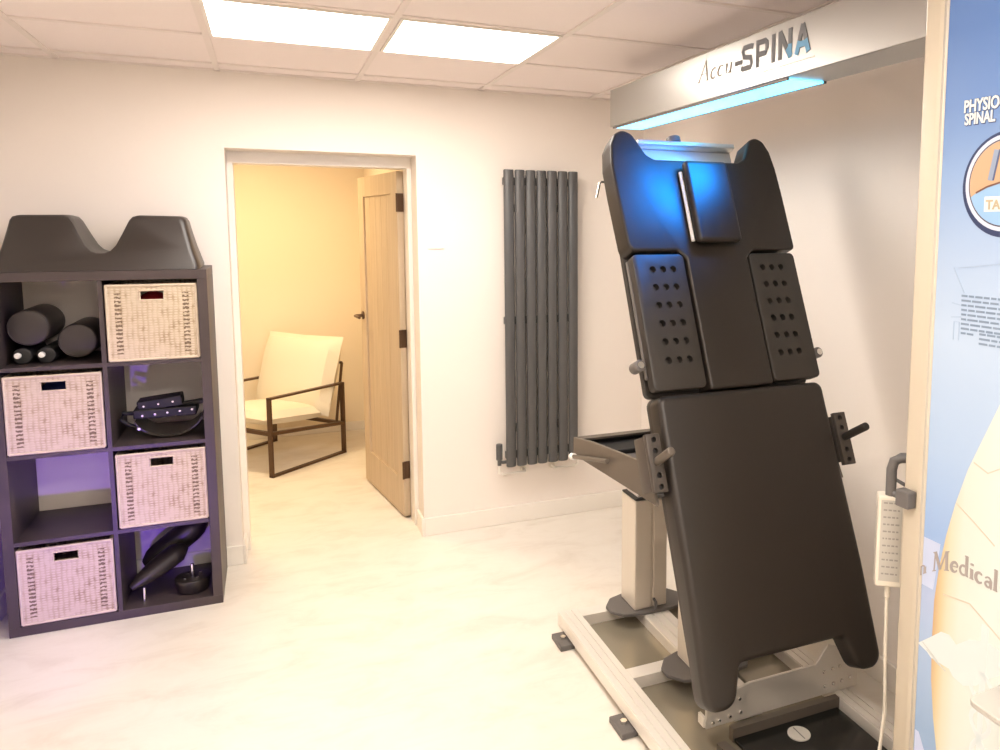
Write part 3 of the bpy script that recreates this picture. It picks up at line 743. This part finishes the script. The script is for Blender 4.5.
# lifting columns
for y in (-1.295, -1.790):
    hexo = [(1.222, y + .02), (1.262, y + .075), (1.325, y + .095), (1.45, y + .095), (1.52, y + .075), (1.556, y + .02), (1.556, y - .03), (1.516, y - .085), (1.455, y - .095), (1.325, y - .095), (1.262, y - .080), (1.222, y - .03)]
    obj('column_flange', prism(rpoly(hexo, .015), FZ1 + .0005, FZ1 + .012, bev=.003), M_dgrey, tab)
    bm = bmesh.new(); box(bm, 1.312, 1.388, y - .068, y + .068, FZ1 + .012, .556, bev=.006); box(bm, 1.395, 1.460, y - .066, y + .066, FZ1 + .012, .552, bev=.006); box(bm, 1.380, 1.40, y - .060, y + .06, FZ1 + .012, .55)
    cl = obj('column', bm, M_col, tab)
    obj('gasket', B(1.314, 1.458, y - .066, y + .066, .5565, .565, bev=.002), M_dark, cl)
    obj('inner_column', B(1.330, 1.446, y - .054, y + .054, .565, .785, bev=.004), M_whitealu, cl)
    bm = bmesh.new(); tube(bm, [(1.40, y - .066, .13), (1.40, y - .085, .125), (1.395, y - .095, .105), (1.385, y - .10, .098)], .006, 8); obj('cable_stub', bm, M_dgrey, cl, smooth=True)
# lower cross beam, end plates, bolts
XZ = Matrix(((1, 0, 0, 0), (0, 0, 1, 0), (0, 1, 0, 0), (0, 0, 0, 1)))           # (x, z, y) -> world
YC = -2.12
bm = prism([(1.200, .086), (1.80, .086), (1.80, .155), (1.735, .235), (1.67, .262), (1.62, .202), (1.36, .202), (1.30, .190), (1.20, .150)], YC, YC + .010, XZ, bev=.0015, seg=1, both=True)
cb = obj('cross_beam', bm, M_alu, tab)
bm = bmesh.new(); box(bm, 1.196, 1.206, YC + .0105, YC + .045, .086, .118); obj('beam_end', bm, M_whitealu, cb)
obj('beam_flange', B(1.20, 1.79, YC + .011, YC + .05, .084, .094), M_alu, cb)
for x, z in ((1.222, .104), (1.245, .106), (1.285, .109), (1.325, .114), (1.32, .160), (1.66, .118), (1.695, .120), (1.73, .122), (1.765, .126), (1.655, .170), (1.69, .174), (1.72, .176)):
    bm = bmesh.new(); cyl(bm, (x, YC - .006, z), (x, YC, z), .0065, 10, bev=.002); obj('bolt', bm, M_steel, cb, smooth=.9)
obj('cover_sill', B(1.28, 1.70, -2.150, -2.128, .040, .084), M_tan, tab)
cv = obj('cover_panel', B(1.285, 1.692, -3.10, -2.150, .040, .052, bev=.002), mat('black_gloss_panel', (.010, .010, .009), .2), tab)
bm = bmesh.new(); cyl(bm, (1.485, -2.215, .052), (1.485, -2.215, .056), .036, 28); cp = obj('cover_cap', bm, M_label, cv)
obj('cap_slot', B(1.483, 1.487, -2.245, -2.185, .0562, .0566), M_dgrey, cp)
obj('cover_edge', prism([(1.215, -2.16), (1.245, -2.16), (1.285, -2.40), (1.285, -3.1), (1.25, -3.1)], .0365, .062), M_tan, tab)

# ------------------------------------------------------------------ light-box tower with overhead header
FX = 1.42; HY0, HZ0, HZ1 = -0.8469, 2.0964, 2.2576; TY0, TY1 = -2.6699, -3.4057; TXB = 1.86
tow = thing('sign_tower', 'tall light box tower with an anatomy print and an overhead lettered header', 'sign', ((FX + TXB) / 2, (TY0 + TY1) / 2, 0))
obj('header_box', B(FX, FX + .155, TY0 - .008, HY0, HZ0, HZ1, bev=.002, seg=1), mat('header_metal', (.42, .41, .39), .36, metal=.9), tow)
M_blue = mat('blue_lamp', (.5, .8, .9), .4, emit=(.10, .60, 1.0), estr=HEAD_E)
obj('header_lamp', B(FX + .012, FX + .141, -2.135, HY0 - .03, HZ0 - .006, HZ0 - .0003), M_blue, tow)
bm = bmesh.new(); box(bm, FX + .004, FX + .012, -2.140, HY0 - .02, HZ0 - .007, HZ0 - .0003); box(bm, FX + .141, FX + .149, -2.140, HY0 - .02, HZ0 - .007, HZ0 - .0003); obj('lamp_edging', bm, M_tan, tow)
bm = bmesh.new(); box(bm, FX, FX + .062, TY0 - .068, TY0, 0.0005, HZ1, bev=.008, seg=3); box(bm, FX - .006, FX + .006, TY0 - .064, TY0 - .052, .0005, HZ1); obj('corner_post', bm, M_post, tow, smooth=.6)
obj('corner_post', B(FX, FX + .062, TY1, TY1 + .068, 0.0005, HZ1, bev=.008, seg=3), M_post, tow)
obj('cabinet', B(FX + .012, TXB, TY1 + .01, TY0 - .004, .0005, HZ1 - .004), M_post, tow)
PX = FX + .004
# print frame: local x runs along -Y (towards the viewer), local y is up, local z out of the face
def PM(y, z, dz=0): return Matrix(((0, 0, -1, PX - dz), (-1, 0, 0, y), (0, 1, 0, z), (0, 0, 0, 1)))
stops = [(0.104, lin(190, 205, 225)), (0.432, lin(170, 192, 218)), (0.666, lin(196, 212, 236)), (0.779, lin(205, 214, 240)), (0.929, lin(178, 204, 242)), (1.135, lin(205, 224, 248)), (1.416, lin(222, 236, 253)), (1.585, lin(205, 222, 246)), (1.772, lin(170, 196, 234)), (1.931, lin(128, 160, 212)), (2.091, lin(112, 146, 202)), (2.259, lin(112, 145, 200))]
def wobj(name, bm, m, par): return obj(name, bm, m, par)
face = obj('print_panel', B(PX, PX + .008, TY1 + .069, TY0 - .069, .05, HZ1 - .02), None if False else M_alu, tow)
M_panel = mat_sign('blue_backlit_print', 'Z', stops, .42); face.data.materials[0] = M_panel
def print_poly(pts, name, m, dz=.0008, par=None):
    """pts are (y, z) on the face"""
    bm = bmesh.new(); v0 = [bm.verts.new((PX - .0001, y, z)) for y, z in pts]; f = bm.faces.new(v0)
    r = bmesh.ops.extrude_face_region(bm, geom=[f])
    for v in r['geom']:
        if isinstance(v, bmesh.types.BMVert): v.co.x = PX - dz
    return obj(name, bm, m, par or face)
YE = TY1 + .07
# torso
body = [(-3.115, 1.622), (-3.026, 1.491), (-2.979, 1.388), (-2.931, 1.284), (-2.892, 1.196), (-2.856, 1.114), (-2.826, 1.022), (-2.805, 0.9398), (-2.789, 0.8536), (-2.78, 0.772), (-2.779, 0.6661), (-2.783, 0.5714), (-2.795, 0.4786), (-2.809, 0.4074), (-2.829, 0.3099), (-2.853, 0.16), (YE, .06), (YE, 1.62)]
stops_b = [(-3.30, lin(246, 243, 226)), (-2.9371, lin(249, 245, 228)), (-2.8527, lin(246, 240, 218)), (-2.8199, lin(244, 228, 192)), (-2.7965, lin(238, 205, 152)), (-2.7777, lin(226, 176, 122))]
print_poly(body, 'torso_print', mat_sign('torso_skin_print', 'Y', [(p - (TY0 + TY1) / 2, c) for p, c in stops_b], .50), .0006)
M_crease = flat('skin_crease_ink', (238, 214, 182))
for pts in ([(2.871, 1.135), (2.909, 1.121), (2.946, 1.144), (3.003, 1.135)], [(2.829, 1.027), (2.881, 0.9988), (2.937, 0.966)], [(2.806, 0.7973), (2.881, 0.8086), (2.975, 0.7598), (3.068, 0.7223)]):
    bm = stroke(bmesh.new(), pts, .003); bm.transform(PM(0, 0, .0007)); obj('crease_line', bm, M_crease, face)
# pale caption band with serif lettering
print_poly([(TY0 - .0695, .9135), (-2.790, .9135), (-2.775, .7945), (TY0 - .0695, .7945)], 'caption_band', flat('pale_lavender_ink', (222, 226, 246)), .0005)
bm, wd = serif_text('n Medical', .048)
bm2 = bmesh.new()
for v in bm.verts:                       # the line of lettering sits on a shallow arch
    u = v.co.x / wd; v.co.y += .060 * (1 - (1 - min(u / .62, 1)) ** 2)
bm.transform(PM(-2.728, .808, .0015)); obj('caption_lettering', bm, flat('taupe_ink', (190, 172, 160)), face)
# heading
M_head = flat('white_lettering', (250, 246, 232), .55); M_shadow = flat('navy_halo', (84, 100, 150), .2)
for tx, y, z, sz in (('PHYSIO-', -2.7932, 1.9089, .037), ('SPINAL', -2.7969, 1.8818, .034)):
    bm = text_bm(tx, sz, bold=.0009, sp=1.0); bm.transform(Matrix.Diagonal((.74, 1, 1, 1))); bm.transform(PM(y, z, .0012)); obj('heading_lettering', bm, M_head, face)
    bm = text_bm(tx, sz, bold=.0024, sp=1.0); bm.transform(Matrix.Diagonal((.74, 1, 1, 1))); bm.transform(PM(y - .0006, z - .0008, .0004)); obj('heading_shadow', bm, M_shadow, face)
# round badge
CY, CZ, CRD = -2.9108, 1.7505, 0.1022
def disc(r, cy=CY, cz=CZ, n=48): return [(cy + r * math.cos(2 * PI * k / n), cz + r * math.sin(2 * PI * k / n)) for k in range(n)]
print_poly(disc(CRD + .010, CY - .002, CZ - .003), 'badge_halo', flat('badge_dark_blue', (70, 84, 130), .2), .0005)
print_poly(disc(CRD), 'badge_ring', flat('badge_white', (236, 236, 248), .5), .0010)
print_poly(disc(CRD - .009), 'badge_rim', flat('badge_brown', (120, 100, 110), .2), .0014)
print_poly(disc(CRD - .012), 'badge_field', flat('badge_light_blue', (172, 208, 240), .5), .0018)
bk = [(CY + (CRD - .0125) * math.cos(a), CZ + (CRD - .0125) * math.sin(a)) for a in [math.radians(-18 + (200) * k / 24) for k in range(25)]] 
bk = [p for p in bk if p[1] > CZ - .04] + [(CY - .048, CZ + .004), (CY + .002, CZ + .004), (CY + .040, CZ - .006), (CY + .068, CZ - .017)]
print_poly(bk, 'badge_back', flat('badge_skin', (236, 190, 146), .45), .0022)
bm = bmesh.new(); stroke(bm, [(-CY - .072, CZ - .019), (-CY - .044, CZ - .007), (-CY - .002, CZ + .003), (-CY + .045, CZ + .003)], .004); bm.transform(PM(0, 0, .0026)); obj('badge_outline', bm, flat('badge_umber', (150, 100, 80), .3), face)
bm = bmesh.new()
for dx in (0, .030, .060): stroke(bm, [(-CY - .036 + dx, CZ + .006), (-CY - .023 + dx, CZ + .070)], .014)
bm.transform(PM(0, 0, .0028)); obj('badge_bars', bm, flat('badge_steel', (176, 186, 206), .4), face)
bm = bmesh.new()
for dx in (0, .030, .060): stroke(bm, [(-CY - .029 + dx, CZ + .006), (-CY - .016 + dx, CZ + .070)], .004)
bm.transform(PM(0, 0, .0031)); obj('badge_bar_edges', bm, flat('badge_slate', (110, 120, 160), .3), face)
print_poly([(CY + .049, CZ - .028), (CY - .055, CZ - .028), (CY - .055, CZ - .060), (CY + .049, CZ - .060)], 'badge_label', flat('badge_label_white', (252, 246, 232), .55), .0024)
bm = text_bm('TA', .028, bold=.0008); bm.transform(PM(CY + .044, CZ - .055, .0032)); obj('badge_lettering', bm, flat('badge_cream', (226, 200, 160), .4), face)
# small print, too small to read
bm = bmesh.new(); rr = random.Random(4)
for k in range(9):
    z = 1.5040 - k * .0105; x = 2.8138 + .0004 * k; end = 2.9446 if k < 8 else 2.8508
    while x < end:
        w = rr.uniform(.012, .028); stroke(bm, [(x, z), (min(x + w, end), z)], .0046); x += w + .004
for k in range(3):
    z = 1.4234 - k * .0105; x = 2.8668
    while x < 2.9464:
        w = rr.uniform(.012, .028); stroke(bm, [(x, z), (x + w, z)], .0046); x += w + .004
bm.transform(PM(0, 0, .0009)); obj('small_print', bm, flat('small_print_grey', (160, 176, 194), .35), face)
# faint technical drawing behind the small print
M_draw = flat('drawing_pale_grey', (196, 212, 232), .4)
for pts in ([(2.787, 1.566), (2.82, 1.51)], [(2.801, 1.566), (2.946, 1.583)], [(2.787, 1.486), (2.815, 1.482)], [(2.787, 1.453), (2.815, 1.456)], [(2.796, 1.402), (2.796, 1.444), (2.811, 1.444), (2.811, 1.402)]):
    bm = stroke(bmesh.new(), pts, .0025); bm.transform(PM(0, 0, .0007)); obj('drawing_line', bm, M_draw, face)
# winged staff emblem
M_emb = flat('emblem_cream_white', (252, 248, 236), .46)
bm = bmesh.new()
stroke(bm, [(2.926, 0.7786), (2.926, 0.338)], [.020, .008])
for s in (-1, 1):
    pts = [(2.9258 + s * .034 * math.sin(PI * k / 6) * (1 - k / 34), 0.6661 - k * .013) for k in range(25)]; stroke(bm, pts, .011)
bm.transform(PM(0, 0, .0011)); obj('winged_staff_emblem', bm, M_emb, face)
print_poly([(-2.7375, 0.6418), (-2.7705, 0.6716), (-2.8052, 0.7042), (-2.8287, 0.7086), (-2.8499, 0.6949), (-2.8846, 0.7249), (-2.9294, 0.7431), (-2.9683, 0.7402), (-2.9989, 0.7293), (-3.0007, 0.7031), (-2.9719, 0.687), (-2.9351, 0.657), (-2.9101, 0.6286), (-2.8754, 0.6087), (-2.8464, 0.6144), (-2.8339, 0.6272), (-2.8041, 0.626), (-2.7796, 0.6255), (-2.7666, 0.6339)], 'emblem_wing', M_emb, .0012)
M_emb2 = flat('emblem_pale_line', (228, 222, 208))
for a_, b_ in (((2.752, .652), (2.80, .628)), ((2.766, .640), (2.81, .622)), ((2.785, .628), (2.825, .616))):
    bm = stroke(bmesh.new(), [a_, b_], .0025); bm.transform(PM(0, 0, .0015)); obj('feather_line', bm, M_emb2, face)
print_poly([(-2.742, 0.4177), (-2.753, 0.4177), (-2.82, 0.2912), (-2.843, 0.16), (-2.742, 0.16)], 'lower_band', flat('pale_lilac_ink', (224, 224, 244)), .0009)
bm = bmesh.new(); stroke(bm, arc(2.7702, 0.3118, .018, .022, 50, 310, 10), .007); stroke(bm, [(2.745, 0.3493), (2.753, 0.3334), (2.746, 0.3193)], .006); bm.transform(PM(0, 0, .0014)); obj('lower_lettering', bm, flat('navy_ink', (110, 116, 170), .25), face)
# header lettering
hdr = tow
M_silver = mat('silver_lettering', (.30, .27, .235), .8, spec=.05); M_slate = mat('slate_lettering', (.24, .25, .265), .8, spec=.05); M_sky = mat('sky_blue_lettering', (.22, .45, .68), .8, spec=.05)
def HM(y, z, dz=.0004): return Matrix(((0, 0, -1, FX - dz), (-1, 0, 0, y), (0, 1, 0, z), (0, 0, 0, 1)))
bm, wd = serif_text('Accu', .070, .085, .035)
for v in bm.verts: v.co.x += .22 * v.co.y
sc_ = .222 / wd; bm.transform(Matrix.Diagonal((sc_, 1, 1, 1))); bm.transform(HM(-1.6267, 2.1620)); obj('script_lettering', bm, M_silver, tow)
bm = bmesh.new(); stroke(bm, [(0, 0), (.045, 0)], .014); bm.transform(HM(-1.8610, 2.1836)); obj('hyphen', bm, M_slate, tow)
# block capitals split by a slanting line: dark above, pale blue below
def block(s, w, h, sw):
    out = []
    x = 0
    for ch in s:
        if ch == 'S': out += [[(x + w, h * .84), (x + w * .85, h - sw / 2), (x + w * .2, h - sw / 2), (x + sw / 2, h * .78), (x + w * .25, h * .55), (x + w * .8, h * .46), (x + w - sw / 2, h * .25), (x + w * .8, sw / 2), (x + w * .15, sw / 2), (x, h * .18)]]
        if ch == 'P': out += [[(x + sw / 2, 0), (x + sw / 2, h)], [(x + sw / 2, h - sw / 2), (x + w * .75, h - sw / 2), (x + w - sw / 2, h * .82), (x + w - sw / 2, h * .62), (x + w * .75, h * .45), (x + sw / 2, h * .45)]]
        if ch == 'I': out += [[(x + sw / 2, 0), (x + sw / 2, h)]]
        if ch == 'N': out += [[(x + sw / 2, 0), (x + sw / 2, h)], [(x + sw / 2, h * .97), (x + w - sw / 2, h * .03)], [(x + w - sw / 2, 0), (x + w - sw / 2, h)]]
        if ch == 'A': out += [[(x + sw * .3, 0), (x + w / 2, h * .98)], [(x + w / 2, h * .98), (x + w - sw * .3, 0)], [(x + w * .2, h * .3), (x + w * .8, h * .3)]]
        x += (sw if ch == 'I' else w) + w * .22
    return out, x
pl, wd = block('SPINA', .068, .083, .019)
bm = bmesh.new()
for i, p in enumerate(pl): stroke(bm, p, .017, 0, .0006 + .00012 * i)
bm.transform(HM(-1.8985, 2.1508)); obj('block_lettering', bm, M_slate, tow)
bm = bmesh.new()
x0n = 2 * .068 * 1.22 + .019 + .068 * .22
stroke(bm, [(x0n + .0585, 0), (x0n + .0585, .038)], .0175, 0, .0007); stroke(bm, [(x0n + .045, .028), (x0n + .064, .002)], .0175, 0, .0008)
xa = x0n + .068 * 1.22
stroke(bm, [(xa + .006, 0), (xa + .0205, .036)], .018, 0, .0009); stroke(bm, [(xa + .048, .036), (xa + .062, 0)], .018, 0, .0010); stroke(bm, [(xa + .014, .026), (xa + .054, .026)], .017, 0, .0011)
bm.transform(HM(-1.8985, 2.1508, .0012)); obj('block_lettering_blue', bm, M_sky, tow)
bm = bmesh.new(); rr = random.Random(9); x = 0
while x < .32:
    w = rr.uniform(.003, .008); stroke(bm, [(x, 0), (x + w, 0)], .004); x += w + .010
bm.transform(HM(-1.9435, 2.1320)); obj('header_small_print', bm, M_label, tow)
# carry handle, hook and side shelf on the tower
bm = bmesh.new(); hx_ = 1.478; hy_ = TY0 + .075
tube(bm, [(hx_ - .025, hy_, .905), (hx_ - .025, hy_, 1.035), (hx_ - .018, hy_, 1.055), (hx_ - .002, hy_ - .008, 1.064), (hx_ + .03, hy_ - .03, 1.066), (hx_ + .05, TY0 - .001, 1.066)], .0135, 12); obj('side_handle', bm, M_dgrey, tow, smooth=True)
bm = bmesh.new(); box(bm, FX - .030, FX - .0005, TY0 - .045, TY0 - .004, .975, 1.018, bev=.004); cyl(bm, (FX - .018, TY0 - .0035, .997), (FX - .018, TY0 + .010, .997), .008, 12); obj('hook_block', bm, M_dgrey, tow)
obj('side_shelf', prism(rpoly([(FX + .003, -2.985), (FX + .003, -3.30), (1.292, -3.30), (1.298, -2.992)], [0, 0, .03, .022]), .666, .680, bev=.003, both=True), M_greyshelf, tow)
bm = bmesh.new(); cyl(bm, (1.392, -3.022, .6805), (1.392, -3.022, .706), .020, 20, bev=.005); kb = solo('black_knob', bm, M_dark, 'black round knob standing on the small grey shelf of the tower', 'knob', (1.392, -3.022, .6805), smooth=.9)

# ------------------------------------------------------------------ hand control hanging on the tower
pm = Matrix.Translation((1.458, -2.592, .845)) @ Matrix.Rotation(math.radians(-37), 4, 'Z')
hc = thing('hand_control', 'ivory hand control with a grey button label hung beside the tower post', 'remote control', mtx=pm)
obj('casing', B(-.034, .034, -.022, .022, -.122, .122, bev=.005), M_beige, hc, local=True)
lb = obj('button_label', B(-.026, .026, -.0232, -.0221, -.105, .112), M_label, hc, local=True)
bm = bmesh.new(); rr = random.Random(2)
for k in range(11):
    z = .105 - k * .019; x = -.020
    while x < .018:
        w = rr.uniform(.004, .010); stroke(bm, [(x, z), (min(x + w, .02), z)], .004); x += w + .003
bm.transform(Matrix(((1, 0, 0, 0), (0, 0, -1, -.0233), (0, 1, 0, 0), (0, 0, 0, 1)))); obj('label_marks', bm, mat('label_ink', (.30, .28, .26), .6), lb, local=True)
bm = bmesh.new(); cyl(bm, (0.0, 0, -.157), (0, 0, -.1225), .008, 12); tube(bm, [(0, 0, -.16), (.002, 0, -.30), (.008, .0, -.48), (-.004, -.01, -.60), (-.02, -.03, -.70), (-.03, -.05, -.827), (.02, -.09, -.8395)], .005, 8); obj('cable', bm, M_beige, hc, smooth=True, local=True)
obj('side_switch', B(.0342, .037, -.006, .006, -.015, .02, bev=.001), M_dark, hc, local=True)
bm = bmesh.new(); tube(bm, [(.0, .01, .122), (.0, .01, .150), (.012, .0, .16), (.03, -.02, .155)], .005, 8); obj('hang_loop', bm, M_dgrey, hc, smooth=True, local=True)
